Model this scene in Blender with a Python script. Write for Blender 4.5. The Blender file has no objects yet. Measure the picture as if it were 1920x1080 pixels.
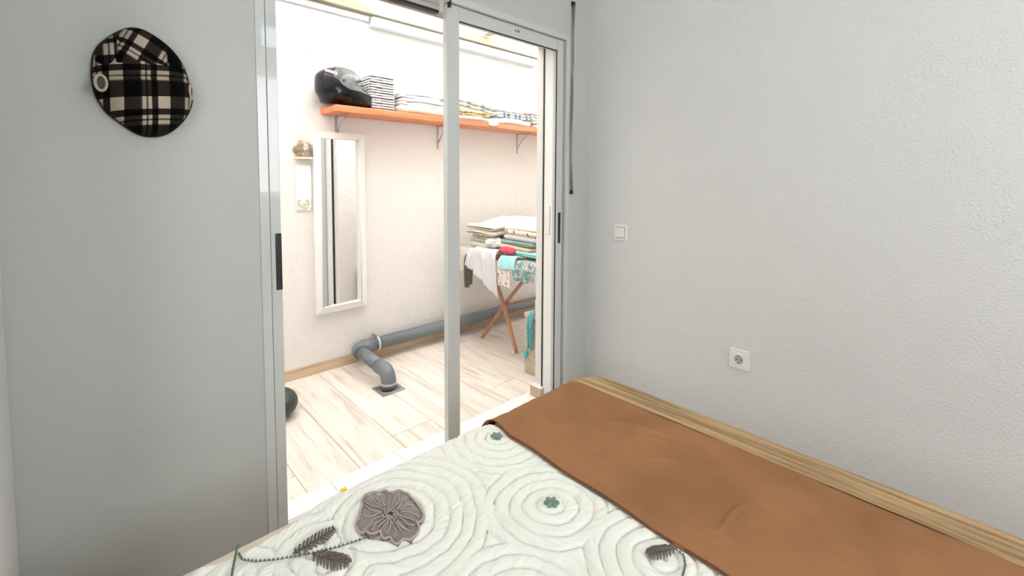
import bpy, bmesh, math, random
import numpy as np
from mathutils import Vector, Matrix
S = bpy.context.scene
COL = S.collection
D = bpy.data
PI = math.pi

# ------------------------------------------------------------------ camera, world, lights, exposure
cam_d = D.cameras.new('camera'); cam = D.objects.new('camera', cam_d); COL.objects.link(cam)
cam_d.sensor_width = 36; cam_d.lens = 847.13 / 1920 * 36; cam_d.shift_y = -156.95 / 1920
cam_d.clip_start = .01; cam_d.clip_end = 60
rt = Vector((0.7280553, -0.68550444, 0.0043755)); up = Vector((0.0355639, 0.04414407, 0.99839196)); fw = Vector((0.68459528, 0.72672894, -0.05651853))
M = Matrix((rt, up, -fw)).transposed().to_4x4(); M.translation = Vector((0, 0, 1.30)); cam.matrix_world = M
S.camera = cam

w = D.worlds.new('sky'); S.world = w; w.use_nodes = True
bg = w.node_tree.nodes['Background']; bg.inputs[0].default_value = (.97, .985, 1, 1); bg.inputs[1].default_value = 8.0

def area(name, loc, rot, sx, sy, power, color):
    l = D.lights.new(name, 'AREA'); l.shape = 'RECTANGLE'; l.size = sx; l.size_y = sy; l.energy = power; l.color = color
    o = D.objects.new(name, l); COL.objects.link(o); o.location = loc; o.rotation_euler = rot
    return o
# fill lights added to brighten the bedroom, set in invented openings out of view
area('rear_fill', (1.15, -2.02, 1.75), (math.radians(90), 0, 0), 1.3, 1.3, 8, (.99, .99, 1.0))
area('side_fill', (-1.33, -.75, 1.75), (0, math.radians(-90), 0), 1.2, 1.2, 8.5, (1.0, .985, .985))  # second added fill, brightens the right wall and bed
S.view_settings.view_transform = 'Standard'; S.view_settings.look = 'None'
S.view_settings.exposure = 0.0; S.view_settings.gamma = 1.0; S.view_settings.use_curve_mapping = False

# ------------------------------------------------------------------ helpers
def tag(o, label=None, cat=None, group=None, kind=None):
    if label: o['label'] = label
    if cat: o['category'] = cat
    if group: o['group'] = group
    if kind: o['kind'] = kind
    return o

def empty(name, loc, label=None, cat=None, group=None, kind=None):
    o = D.objects.new(name, None); COL.objects.link(o); o.location = loc; o.empty_display_size = .05
    return tag(o, label, cat, group, kind)

def root_of(o):
    while o.parent: o = o.parent
    return o

def link(name, me, mat=None, parent=None, smooth=False):
    o = D.objects.new(name, me); COL.objects.link(o)
    if mat is not None and not me.materials: me.materials.append(mat)
    if parent is not None:
        o.parent = parent
        r = root_of(parent)
        if parent.parent is None: o.matrix_parent_inverse = Matrix.Translation(-Vector(r.location))
    if smooth:
        me.polygons.foreach_set('use_smooth', [True] * len(me.polygons))
    return o

class MB:
    """collects solids in one bmesh"""
    def __init__(s): s.b = bmesh.new()
    def box(s, x0, x1, y0, y1, z0, z1, bev=0, seg=2, rot=None, mi=0):
        r = bmesh.ops.create_cube(s.b, size=1)
        vs = r['verts']
        c = Vector(((x0+x1)/2, (y0+y1)/2, (z0+z1)/2))
        for v in vs:
            v.co = Vector((v.co.x*(x1-x0), v.co.y*(y1-y0), v.co.z*(z1-z0)))
        fs = list({f for v in vs for f in v.link_faces})
        for f in fs: f.material_index = mi
        allv = vs
        if bev:
            es = list({e for v in vs for e in v.link_edges})
            rr = bmesh.ops.bevel(s.b, geom=es, offset=bev, segments=seg, profile=.5, affect='EDGES', clamp_overlap=True)
            allv = list({v for f in rr['faces'] for v in f.verts} | {v for v in vs if v.is_valid})
            st = set(allv); q = list(allv)
            while q:
                v = q.pop()
                for e in v.link_edges:
                    o = e.other_vert(v)
                    if o not in st: st.add(o); q.append(o)
            allv = list(st)
            for v in allv:
                for f in v.link_faces: f.material_index = mi
        for v in allv:
            p = v.co.copy()
            if rot is not None: p = rot @ p
            v.co = p + c
        return s
    def tube(s, pts, r, n=12, cap=True, mi=0, flat=1.0, closed=False):
        pts = [Vector(p) for p in pts]; m = len(pts)
        rs = r if hasattr(r, '__len__') else [r]*m
        rings = []; prev = None
        for i, p in enumerate(pts):
            if closed: t = (pts[(i+1) % m] - pts[i-1])
            else: t = (pts[min(i+1, m-1)] - pts[max(i-1, 0)])
            t.normalize()
            if prev is None:
                a = Vector((0, 0, 1)) if abs(t.z) < .9 else Vector((1, 0, 0))
                nrm = (a - t*a.dot(t)).normalized()
            else:
                nrm = (prev - t*prev.dot(t)).normalized()
            prev = nrm; bn = t.cross(nrm)
            rings.append([s.b.verts.new(p + (nrm*math.cos(2*PI*k/n)*flat + bn*math.sin(2*PI*k/n))*rs[i]) for k in range(n)])
        for i in range(m if closed else m-1):
            A, B = rings[i], rings[(i+1) % m]
            for k in range(n):
                f = s.b.faces.new((A[k], A[(k+1) % n], B[(k+1) % n], B[k])); f.smooth = True; f.material_index = mi
        if cap and not closed:
            s.b.faces.new(rings[0][::-1]).material_index = mi; s.b.faces.new(rings[-1]).material_index = mi
        return s
    def prism(s, pts2, z0, z1, axis='z', mi=0):
        def P(a, b, c):
            return {'z': (a, b, c), 'y': (a, c, b), 'x': (c, a, b)}[axis]
        A = [s.b.verts.new(P(a, b, z0)) for a, b in pts2]; B = [s.b.verts.new(P(a, b, z1)) for a, b in pts2]
        n = len(pts2); fs = [s.b.faces.new(A), s.b.faces.new(B[::-1])]
        for k in range(n): fs.append(s.b.faces.new((A[k], B[k], B[(k+1) % n], A[(k+1) % n])))
        for f in fs: f.material_index = mi
        return s
    def build(s, name, mat, parent=None, mats=None, smooth=False):
        bmesh.ops.recalc_face_normals(s.b, faces=s.b.faces)
        me = D.meshes.new(name); s.b.to_mesh(me); s.b.free()
        for m in (mats or [mat]): me.materials.append(m)
        return link(name, me, None, parent, smooth)

def grid_mesh(name, P, mat, parent=None, smooth=True, wrap_u=False, keep=None, quads=None):
    """P: (nu, nv, 3) array"""
    nu, nv = P.shape[:2]
    idx = np.arange(nu*nv).reshape(nu, nv)
    if wrap_u: idx = np.vstack([idx, idx[:1]])
    q = np.stack([idx[:-1, :-1], idx[1:, :-1], idx[1:, 1:], idx[:-1, 1:]], -1).reshape(-1, 4)
    if keep is not None: q = q[keep.reshape(-1)]
    me = D.meshes.new(name); me.vertices.add(nu*nv); me.vertices.foreach_set('co', P.reshape(-1).astype(np.float32))
    me.loops.add(q.size); me.loops.foreach_set('vertex_index', q.reshape(-1).astype(np.int32))
    me.polygons.add(len(q)); me.polygons.foreach_set('loop_start', np.arange(0, q.size, 4, dtype=np.int32))
    me.update(calc_edges=True); me.validate()
    return link(name, me, mat, parent, smooth)

def solidify(o, t, off=-1):
    m = o.modifiers.new('solid', 'SOLIDIFY'); m.thickness = t; m.offset = off
    return o

_rng = np.random.RandomState(7); _tab = _rng.rand(64, 64)
def vnoise(x, y, sd=0):
    x = np.asarray(x, float) + sd*7.31; y = np.asarray(y, float) + sd*3.77
    xi = np.floor(x).astype(int); yi = np.floor(y).astype(int); fx = x-xi; fy = y-yi
    fx = fx*fx*(3-2*fx); fy = fy*fy*(3-2*fy)
    g = lambda a, b: _tab[a % 64, b % 64]
    return (g(xi, yi)*(1-fx)+g(xi+1, yi)*fx)*(1-fy)+(g(xi, yi+1)*(1-fx)+g(xi+1, yi+1)*fx)*fy - .5

# ------------------------------------------------------------------ materials
def nt(name):
    m = D.materials.new(name); m.use_nodes = True
    return m, m.node_tree, m.node_tree.nodes['Principled BSDF']
def N(t, typ, **k):
    n = t.nodes.new(typ)
    for a, v in k.items(): setattr(n, a, v)
    return n
def mat(name, col, rough=.6, bump=None, var=None, metal=0, spec=.5, sheen=0, coat=0):
    m, t, p = nt(name)
    p.inputs['Base Color'].default_value = (*col, 1); p.inputs['Roughness'].default_value = rough
    p.inputs['Metallic'].default_value = metal; p.inputs['Specular IOR Level'].default_value = spec
    p.inputs['Sheen Weight'].default_value = sheen; p.inputs['Coat Weight'].default_value = coat
    tc = N(t, 'ShaderNodeTexCoord')
    if var:
        sc, col2, lo, hi = var
        n = N(t, 'ShaderNodeTexNoise'); n.inputs['Scale'].default_value = sc; n.inputs['Detail'].default_value = 5
        r = N(t, 'ShaderNodeValToRGB'); r.color_ramp.elements[0].position = lo; r.color_ramp.elements[1].position = hi
        r.color_ramp.elements[0].color = (*col, 1); r.color_ramp.elements[1].color = (*col2, 1)
        t.links.new(tc.outputs['Object'], n.inputs['Vector']); t.links.new(n.outputs['Fac'], r.inputs[0]); t.links.new(r.outputs[0], p.inputs['Base Color'])
    if bump:
        for i, (sc, st, dist) in enumerate(bump):
            n = N(t, 'ShaderNodeTexNoise'); n.inputs['Scale'].default_value = sc; n.inputs['Detail'].default_value = 3
            b = N(t, 'ShaderNodeBump'); b.inputs['Strength'].default_value = st; b.inputs['Distance'].default_value = dist
            t.links.new(tc.outputs['Object'], n.inputs['Vector']); t.links.new(n.outputs['Fac'], b.inputs['Height'])
            if i: t.links.new(prev.outputs[0], b.inputs['Normal'])
            prev = b
        t.links.new(prev.outputs[0], p.inputs['Normal'])
    return m
def wood(name, c1, c2, c3, axis=1, rough=.5, scale=1.0, rnd=True, knots=True):
    m, t, p = nt(name)
    p.inputs['Roughness'].default_value = rough
    tc = N(t, 'ShaderNodeTexCoord'); oi = N(t, 'ShaderNodeObjectInfo')
    add = N(t, 'ShaderNodeVectorMath', operation='ADD'); mul = N(t, 'ShaderNodeVectorMath', operation='MULTIPLY')
    s = [20*scale]*3; s[axis] = 2.0*scale; mul.inputs[1].default_value = s
    sc = N(t, 'ShaderNodeVectorMath', operation='SCALE'); sc.inputs['Scale'].default_value = 31.0 if rnd else 0
    cmb = N(t, 'ShaderNodeCombineXYZ')
    for k in range(3): t.links.new(oi.outputs['Random'], cmb.inputs[k])
    t.links.new(cmb.outputs[0], sc.inputs[0]); t.links.new(tc.outputs['Object'], add.inputs[0]); t.links.new(sc.outputs[0], add.inputs[1])
    t.links.new(add.outputs[0], mul.inputs[0])
    n = N(t, 'ShaderNodeTexNoise'); n.inputs['Scale'].default_value = 1; n.inputs['Detail'].default_value = 8; n.inputs['Roughness'].default_value = .62; n.inputs['Distortion'].default_value = .6
    t.links.new(mul.outputs[0], n.inputs['Vector'])
    r = N(t, 'ShaderNodeValToRGB'); e = r.color_ramp.elements
    e[0].position = .3; e[0].color = (*c3, 1); e[1].position = .62; e[1].color = (*c1, 1)
    k = e.new(.46); k.color = (*c2, 1)
    t.links.new(n.outputs['Fac'], r.inputs[0])
    hs = N(t, 'ShaderNodeHueSaturation')
    mr = N(t, 'ShaderNodeMapRange'); mr.inputs['To Min'].default_value = .9; mr.inputs['To Max'].default_value = 1.06
    t.links.new(oi.outputs['Random'], mr.inputs['Value']); t.links.new(mr.outputs[0], hs.inputs['Value'])
    t.links.new(r.outputs[0], hs.inputs['Color']); t.links.new(hs.outputs[0], p.inputs['Base Color'])
    b = N(t, 'ShaderNodeBump'); b.inputs['Strength'].default_value = .2; b.inputs['Distance'].default_value = .001
    t.links.new(n.outputs['Fac'], b.inputs['Height']); t.links.new(b.outputs[0], p.inputs['Normal'])
    return m
def pattern(name, base, c2, c3, scale=40, th=.56, th2=.62, rough=.9):
    """printed cloth: blotchy little motifs"""
    m, t, p = nt(name); p.inputs['Roughness'].default_value = rough
    tc = N(t, 'ShaderNodeTexCoord'); n = N(t, 'ShaderNodeTexNoise'); n.inputs['Scale'].default_value = scale; n.inputs['Detail'].default_value = 1
    r = N(t, 'ShaderNodeValToRGB'); r.color_ramp.interpolation = 'CONSTANT'; e = r.color_ramp.elements
    e[0].position = 0; e[0].color = (*base, 1); e[1].position = th; e[1].color = (*c2, 1); k = e.new(th2); k.color = (*c3, 1)
    t.links.new(tc.outputs['Object'], n.inputs['Vector']); t.links.new(n.outputs['Fac'], r.inputs[0]); t.links.new(r.outputs[0], p.inputs['Base Color'])
    return m
def stripes(name, cols, axis=0, period=.1, rough=.9):
    m, t, p = nt(name); p.inputs['Roughness'].default_value = rough
    tc = N(t, 'ShaderNodeTexCoord'); sx = N(t, 'ShaderNodeSeparateXYZ'); d = N(t, 'ShaderNodeMath', operation='DIVIDE'); d.inputs[1].default_value = period
    fr = N(t, 'ShaderNodeMath', operation='FRACT'); r = N(t, 'ShaderNodeValToRGB'); r.color_ramp.interpolation = 'CONSTANT'
    t.links.new(tc.outputs['Object'], sx.inputs[0]); t.links.new(sx.outputs[axis], d.inputs[0]); t.links.new(d.outputs[0], fr.inputs[0]); t.links.new(fr.outputs[0], r.inputs[0])
    e = r.color_ramp.elements
    e[0].position = 0; e[0].color = (*cols[0][1], 1); e[1].position = cols[1][0]; e[1].color = (*cols[1][1], 1)
    for q, c in cols[2:]:
        k = e.new(q); k.color = (*c, 1)
    t.links.new(r.outputs[0], p.inputs['Base Color'])
    return m

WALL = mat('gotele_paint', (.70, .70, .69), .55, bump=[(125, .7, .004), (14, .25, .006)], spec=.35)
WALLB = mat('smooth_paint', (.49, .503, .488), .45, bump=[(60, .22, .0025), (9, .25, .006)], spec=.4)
CEIL = mat('ceiling_paint', (.8, .8, .8), .9)
PATIO = mat('rough_whitewash', (.80, .755, .72), .85, bump=[(6, .8, .02), (32, .5, .006)])
PATIO2 = mat('rough_whitewash_upper', (.76, .745, .70), .9, bump=[(8, .5, .012), (50, .5, .005)], var=(4, (.66, .64, .57), .62, .85))
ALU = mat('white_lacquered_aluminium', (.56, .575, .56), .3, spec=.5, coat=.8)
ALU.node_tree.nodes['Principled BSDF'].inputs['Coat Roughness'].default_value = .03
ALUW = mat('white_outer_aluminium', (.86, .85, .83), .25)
BLACK = mat('black_rubber', (.012, .012, .013), .5)
BLKP = mat('black_handle_plastic', (.015, .015, .017), .35)
OAK = wood('bleached_oak_laminate', (.84, .76, .69), (.77, .67, .59), (.56, .46, .39), 1, .45)
SKIRT = wood('oak_skirting', (.66, .50, .34), (.55, .40, .26), (.38, .27, .17), 0, .5)
SKIRTY = wood('oak_skirting_side', (.66, .50, .34), (.55, .40, .26), (.38, .27, .17), 1, .5)
MARBLE = mat('white_threshold_marble', (.9, .88, .86), .25, var=(14, (.78, .74, .71), .55, .75))
GROUT = mat('floor_joint', (.62, .55, .48), .9)
PVC = mat('grey_pvc', (.16, .18, .195), .35, spec=.5)
PVCW = mat('white_clip', (.8, .8, .78), .4)
SHELF = wood('orange_lacquered_pine', (.80, .28, .13), (.72, .22, .09), (.55, .14, .06), 0, .4)
METAL = mat('galvanised_steel', (.42, .40, .42), .35, metal=.7)
CREAMW = wood('cream_painted_timber', (.56, .49, .37), (.52, .42, .31), (.42, .31, .21), 0, .6)
PVCB = mat('pale_blue_white_plastic', (.58, .62, .69), .3)
FRW = mat('white_painted_frame', (.86, .83, .81), .4, bump=[(40, .15, .002)])
BEECH = wood('varnished_beech', (.55, .25, .10), (.48, .20, .08), (.36, .14, .05), 2, .4)
CL_WHITE = mat('white_towelling', (.74, .73, .74), .95, bump=[(120, .5, .004), (18, .5, .01)])
CL_CREAM = mat('cream_towelling', (.73, .67, .56), .95, bump=[(120, .5, .004), (18, .4, .01)])
CL_TAN = mat('tan_cotton', (.62, .47, .31), .95, bump=[(60, .5, .006)])
CL_TEAL = mat('dusty_teal_cotton', (.25, .36, .36), .95, bump=[(60, .5, .006)])
CL_TURQ = mat('turquoise_cotton', (.42, .78, .80), .9, bump=[(30, .6, .01)])
CL_RED = mat('raspberry_red_cotton', (.72, .05, .10), .9, bump=[(40, .6, .008)])
CL_BROWN = mat('dark_brown_cotton', (.10, .075, .055), .95, bump=[(40, .6, .008)])
CL_LILAC = mat('pale_lilac_cotton', (.80, .76, .86), .95, bump=[(40, .5, .008)])
CL_BLUE = mat('bright_blue_cloth', (.02, .25, .68), .8)
CL_PINK = pattern('pink_print', (.88, .78, .76), (.88, .78, .76), (.55, .08, .12), 42, .5, .63)
CL_FLOR = pattern('teal_floral_print', (.20, .33, .32), (.55, .60, .57), (.62, .20, .22), 34, .52, .64)
CL_BEIP = pattern('beige_brown_print', (.80, .68, .52), (.55, .38, .24), (.08, .05, .05), 40, .58, .67)
CL_CHECK = stripes('yellow_grey_check', [(0, (.62, .60, .50)), (.2, (.78, .72, .50)), (.4, (.33, .38, .45)), (.65, (.70, .66, .50))], 0, .14)
CL_ORAN = pattern('orange_olive_print', (.75, .52, .28), (.35, .32, .16), (.70, .25, .08), 22, .5, .58)
CL_NAVY = stripes('navy_band_cloth', [(0, (.84, .80, .76)), (.45, (.10, .18, .30)), (.62, (.84, .80, .76)), (.8, (.16, .25, .36))], 0, .13)
CL_MAUV = stripes('mauve_band_cloth', [(0, (.76, .66, .62)), (.4, (.35, .30, .42)), (.6, (.82, .74, .72)), (.8, (.18, .15, .24))], 0, .08)
GLOSSBLK = mat('gloss_black_shell', (.008, .009, .011), .15, spec=.3)
GREYSH = mat('gunmetal_shell', (.055, .06, .063), .3, coat=.2)
LINER = mat('grey_helmet_lining', (.45, .44, .42), .95)
STICK = mat('white_red_sticker', (.85, .55, .56), .5)
STICKR = mat('red_print', (.75, .05, .07), .5)
STONE = mat('rough_tan_stone', (.36, .27, .18), .95, bump=[(40, 1, .02)], var=(22, (.70, .64, .56), .45, .6))
PLASTIC = mat('white_switch_plastic', (.82, .81, .78), .35)
PLASTG = mat('grey_socket_plastic', (.42, .43, .42), .4)
STRAP = mat('grey_olive_webbing', (.17, .17, .14), .9, bump=[(200, .5, .002)])
DARKBAG = mat('dark_grey_leatherette', (.035, .04, .042), .4, bump=[(30, .5, .01)])
BOXFAB = mat('beige_speckled_fabric', (.62, .54, .40), .95, bump=[(150, .6, .004)], var=(90, (.45, .38, .27), .4, .6))
QUILT = mat('ivory_quilted_cotton', (.87, .87, .79), .85, bump=[(220, .25, .0015)], sheen=.15)
SHEET = mat('warm_beige_sheet', (.82, .72, .57), .85, bump=[(90, .2, .002)])
THROW = mat('rust_brown_throw', (.36, .172, .078), .9, bump=[(420, .25, .001), (7, .35, .02)], var=(5, (.29, .138, .062), .4, .7), spec=.2)
FLOW = mat('mauve_brown_velvet', (.27, .222, .21), .85, bump=[(160, .6, .003)], sheen=.5)
CORD = mat('pale_mauve_cord', (.46, .38, .345), .7)
LEAFD = mat('dark_brown_thread', (.15, .12, .095), .8)
LEAFG = mat('grey_green_thread', (.14, .17, .15), .8)
FLOR = mat('sage_green_cloth', (.17, .25, .21), .8, sheen=.3)
SLATW = mat('white_wicker', (.66, .65, .64), .7)
SLATD = mat('dark_wicker_core', (.09, .09, .10), .9)

def glass_mat(name, tint=(.985, .99, .985), r=.0, refl=1.0):
    m, t, p = nt(name); t.nodes.remove(p)
    out = t.nodes['Material Output']; tr = N(t, 'ShaderNodeBsdfTransparent'); tr.inputs[0].default_value = (*tint, 1)
    gl = N(t, 'ShaderNodeBsdfGlossy'); gl.inputs['Roughness'].default_value = r
    fr = N(t, 'ShaderNodeFresnel'); fr.inputs[0].default_value = 1.45
    ge = N(t, 'ShaderNodeNewGeometry'); mi_ = N(t, 'ShaderNodeMapRange'); mi_.inputs['To Min'].default_value = 1.45; mi_.inputs['To Max'].default_value = 1/1.45
    t.links.new(ge.outputs['Backfacing'], mi_.inputs['Value']); t.links.new(mi_.outputs[0], fr.inputs[0])   # same reflectance on both faces of the pane
    ml = N(t, 'ShaderNodeMath', operation='MULTIPLY'); ml.inputs[1].default_value = refl
    mx = N(t, 'ShaderNodeMixShader')
    t.links.new(fr.outputs[0], ml.inputs[0]); t.links.new(ml.outputs[0], mx.inputs[0]); t.links.new(tr.outputs[0], mx.inputs[1]); t.links.new(gl.outputs[0], mx.inputs[2]); t.links.new(mx.outputs[0], out.inputs[0])
    return m
GLASS = glass_mat('window_glass')
VISOR = glass_mat('smoke_visor', (.55, .57, .58), .05, 2.2)
def mirror_mat():
    m, t, p = nt('mirror_silver'); p.inputs['Metallic'].default_value = 1; p.inputs['Roughness'].default_value = .02; p.inputs['Base Color'].default_value = (.93, .95, .96, 1)
    return m
MIRROR = mirror_mat()
def roof_mat():
    m, t, p = nt('opal_polycarbonate'); t.nodes.remove(p); out = t.nodes['Material Output']
    tr = N(t, 'ShaderNodeBsdfTransparent'); tr.inputs[0].default_value = (.95, .95, .93, 1)
    tl = N(t, 'ShaderNodeBsdfTranslucent'); tl.inputs[0].default_value = (.92, .92, .90, 1)
    mx = N(t, 'ShaderNodeMixShader'); mx.inputs[0].default_value = .35
    t.links.new(tr.outputs[0], mx.inputs[1]); t.links.new(tl.outputs[0], mx.inputs[2]); t.links.new(mx.outputs[0], out.inputs[0])
    return m
ROOF = roof_mat()
def tartan():
    m, t, p = nt('black_cream_tartan'); p.inputs['Roughness'].default_value = 1; p.inputs['Specular IOR Level'].default_value = .08
    at = N(t, 'ShaderNodeAttribute', attribute_name='plaid'); sx = N(t, 'ShaderNodeSeparateXYZ'); t.links.new(at.outputs['Vector'], sx.inputs[0])
    vals = []
    for ax in (0, 1):
        fr = N(t, 'ShaderNodeMath', operation='FRACT'); t.links.new(sx.outputs[ax], fr.inputs[0])
        r = N(t, 'ShaderNodeValToRGB'); r.color_ramp.interpolation = 'CONSTANT'; e = r.color_ramp.elements
        seq = [(0, 1), (.085, .15), (.125, 1), (.205, 0), (.34, 1), (.62, 0), (.97, .15)]
        e[0].position = 0; e[0].color = (1, 1, 1, 1); e[1].position = .085; e[1].color = (.15,)*3 + (1,)
        for q, v in seq[2:]:
            k = e.new(q); k.color = (v, v, v, 1)
        t.links.new(fr.outputs[0], r.inputs[0]); vals.append(r)
    a = N(t, 'ShaderNodeMath', operation='ADD'); t.links.new(vals[0].outputs[0], a.inputs[0]); t.links.new(vals[1].outputs[0], a.inputs[1])
    h = N(t, 'ShaderNodeMath', operation='MULTIPLY'); h.inputs[1].default_value = .5; t.links.new(a.outputs[0], h.inputs[0])
    r = N(t, 'ShaderNodeValToRGB'); e = r.color_ramp.elements
    e[0].position = 0; e[0].color = (.0025, .0025, .003, 1); e[1].position = 1; e[1].color = (.46, .39, .31, 1)
    k = e.new(.5); k.color = (.026, .021, .017, 1)
    t.links.new(h.outputs[0], r.inputs[0]); t.links.new(r.outputs[0], p.inputs['Base Color'])
    n = N(t, 'ShaderNodeTexNoise'); n.inputs['Scale'].default_value = 300; b = N(t, 'ShaderNodeBump'); b.inputs['Strength'].default_value = .4; b.inputs['Distance'].default_value = .002
    t.links.new(n.outputs['Fac'], b.inputs['Height']); t.links.new(b.outputs[0], p.inputs['Normal'])
    return m
TARTAN = tartan()

# ------------------------------------------------------------------ the room shell
XR = 2.15; YW = 1.62; YO = 1.845; YP = 3.036; XL = -1.30; YB = -2.0; CH = 3.0
def struct(name, mb, m, mats=None): return tag(mb.build(name, m, None, mats), kind='structure')
struct('floor', MB().box(XL-.1, XR+.1, YB-.1, YW, -.06, 0), OAK)
struct('ceiling', MB().box(XL-.1, XR+.1, YB-.1, YW+.0, CH, CH+.1), CEIL)
struct('wall_right', MB().box(XR, XR+.12, YB-.1, YW, 0, CH), WALL)
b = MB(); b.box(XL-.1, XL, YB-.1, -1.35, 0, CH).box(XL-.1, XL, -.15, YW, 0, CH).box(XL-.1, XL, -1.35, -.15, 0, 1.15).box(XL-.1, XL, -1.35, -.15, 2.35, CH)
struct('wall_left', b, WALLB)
w3 = empty('added_window_3', (XL-.05, -.75, 1.15), kind='structure')  # invented window round the side fill, out of view
b = MB(); b.box(XL-.08, XL-.05, -1.35, -.15, 1.15, 1.20).box(XL-.08, XL-.05, -1.35, -.15, 2.30, 2.35).box(XL-.08, XL-.05, -1.35, -1.30, 1.2, 2.3).box(XL-.08, XL-.05, -.20, -.15, 1.2, 2.3).box(XL-.08, XL-.05, -.775, -.725, 1.2, 2.3)
b.build('added_window_frame', ALU, w3)
MB().box(XL-.07, XL-.065, -1.30, -.20, 1.2, 2.3).build('glass_pane', GLASS, w3)
# wall with the sliding door: inner leaf and outer leaf round the opening
OX0, OX1, OZ = .405, 1.958, 2.082
b = MB()
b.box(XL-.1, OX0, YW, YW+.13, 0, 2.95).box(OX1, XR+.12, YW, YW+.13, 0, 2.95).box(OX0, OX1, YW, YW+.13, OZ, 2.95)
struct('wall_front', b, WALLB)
b = MB()
b.box(-.7, .42, YW+.13, YO, 0, 2.95).box(1.937, 4.4, YW+.13, YO, 0, 2.95).box(.42, 1.937, YW+.13, YO, 2.073, 2.95)
struct('wall_patio_front', b, PATIO)
struct('trim_3', MB().box(.42, 1.937, YW+.132, YO-.001, 2.062, 2.073, .002), mat('darkened_lintel_underside', (.40, .37, .32), .8))  # wall underside as a separate strip, shade put into its darker colour
struct('wall_pilaster', MB().box(-.62, -.155, 1.14, YW, 0, CH, .012, 3), WALL)
# rear wall with an opening for the invented window
b = MB(); wx0, wx1, wz0, wz1 = .5, 1.8, 1.1, 2.4
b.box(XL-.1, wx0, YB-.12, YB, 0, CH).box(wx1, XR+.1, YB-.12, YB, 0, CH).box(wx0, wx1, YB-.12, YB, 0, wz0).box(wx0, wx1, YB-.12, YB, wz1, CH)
LIT = D.materials.new('added_pane_glow'); LIT.use_nodes = True; LIT.node_tree.nodes['Principled BSDF'].inputs['Emission Color'].default_value = (.72, .86, 1, 1); LIT.node_tree.nodes['Principled BSDF'].inputs['Emission Strength'].default_value = 9  # glow for an invented pane that makes the bluish frame reflection
w2 = empty('added_window_2', (1.45, YB, 2.7), kind='structure')  # invented high pane, added only to be mirrored in the door frame
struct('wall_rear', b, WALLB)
wn = empty('added_window_1', (1.15, YB-.06, wz0), kind='structure')  # invented window round the rear fill, behind the camera
b = MB()
b.box(wx0, wx1, YB-.09, YB-.05, wz0, wz0+.05).box(wx0, wx1, YB-.09, YB-.05, wz1-.05, wz1).box(wx0, wx0+.05, YB-.09, YB-.05, wz0+.05, wz1-.05).box(wx1-.05, wx1, YB-.09, YB-.05, wz0+.05, wz1-.05).box(1.12, 1.18, YB-.09, YB-.05, wz0+.05, wz1-.05)
b.build('added_window_frame', ALU, wn)
MB().box(wx0+.05, wx1-.05, YB-.075, YB-.07, wz0+.05, wz1-.05).build('glass_pane', GLASS, wn)
TX0, TX1, TZ0, TZ1 = 1.365, 1.525, 2.66, 2.86
bb_ = MB(); bb_.box(TX0-.02, TX1+.02, YB, YB+.012, TZ0-.02, TZ0).box(TX0-.02, TX1+.02, YB, YB+.012, TZ1, TZ1+.02).box(TX0-.02, TX0, YB, YB+.012, TZ0, TZ1).box(TX1, TX1+.02, YB, YB+.012, TZ0, TZ1).build('added_window_frame', ALU, w2)
MB().box(TX0, TX1, YB+.001, YB+.006, TZ0, TZ1).build('added_glow_pane', LIT, w2)
# skirtings of the bedroom
struct('baseboard_right', MB().box(XR-.012, XR, YB, YW, 0, .075, .003), SKIRTY)
struct('baseboard_front', MB().box(-.155, OX0, YW-.012, YW, 0, .075, .003).box(OX1, XR-.012, YW-.012, YW, 0, .075, .003), SKIRT)

# ------------------------------------------------------------------ patio shell
PX0, PX1 = -.6, 4.2
b = MB().box(PX0-.1, PX1+.1, YP, YP+.15, 0, 2.085)
struct('wall_patio_back', b, PATIO)
struct('wall_patio_back_upper', MB().box(PX0-.1, PX1+.1, YP+.004, YP+.15, 2.089, 2.95).box(PX0-.1, PX1+.1, YP+.03, YP+.15, 2.085, 2.089), PATIO2)
struct('wall_patio_left', MB().box(PX0-.1, PX0, YO, YP, 0, 2.95), PATIO)
struct('wall_patio_right', MB().box(PX1, PX1+.1, YO, YP, 0, 2.95), PATIO)
fl = tag(MB().box(PX0, PX1, YO+.03, YP, -.06, -.004).build('floor_patio', GROUT), kind='structure')
pw = .23
def plank_mesh(L):
    mb = MB(); mb.box(-pw/2+.0012, pw/2-.0012, -L/2+.0012, L/2-.0012, -.01, 0, .0015, 1); bmesh.ops.recalc_face_normals(mb.b, faces=mb.b.faces)
    me = D.meshes.new('plank'); mb.b.to_mesh(me); mb.b.free(); me.materials.append(OAK); return me
cache = {}
starts = {}
x = .85 - 6*pw; k = 0
offs = [.9, .3, .62, 1.05, .15, .75, 1.02, .14, .84, .45, .2, .95, .5, .1]
while x < PX1:
    y0 = YO+.035; first = offs[k % len(offs)]
    segs = []; y = y0; L = max(.12, first)
    while y < YP-.01:
        e = min(YP, y+L)
        if YP-e < .05: e = YP
        segs.append((y, e)); y = e; L = 1.2
    xc = x+pw/2
    if x+pw > PX0 and xc < PX1+.0:
        for a, e in segs:
            key = round(e-a, 3)
            if key not in cache: cache[key] = plank_mesh(key)
            o = D.objects.new('plank', cache[key]); COL.objects.link(o); o.location = (xc, (a+e)/2, 0); o.parent = fl
    x += pw; k += 1
# marble threshold tiles in the doorway
th = tag(MB().box(.405, 1.958, YW, YO+.03, -.06, -.006).build('trim_1', GROUT), kind='structure')
tw = .31
xx = .405; tm = {}
while xx < 1.95:
    e = min(1.958, xx+tw)
    MB().box(xx+.001, e-.001, YW, YO+.033, -.006, .004, .0015, 1).build('tile', MARBLE, th); xx = e
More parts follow.
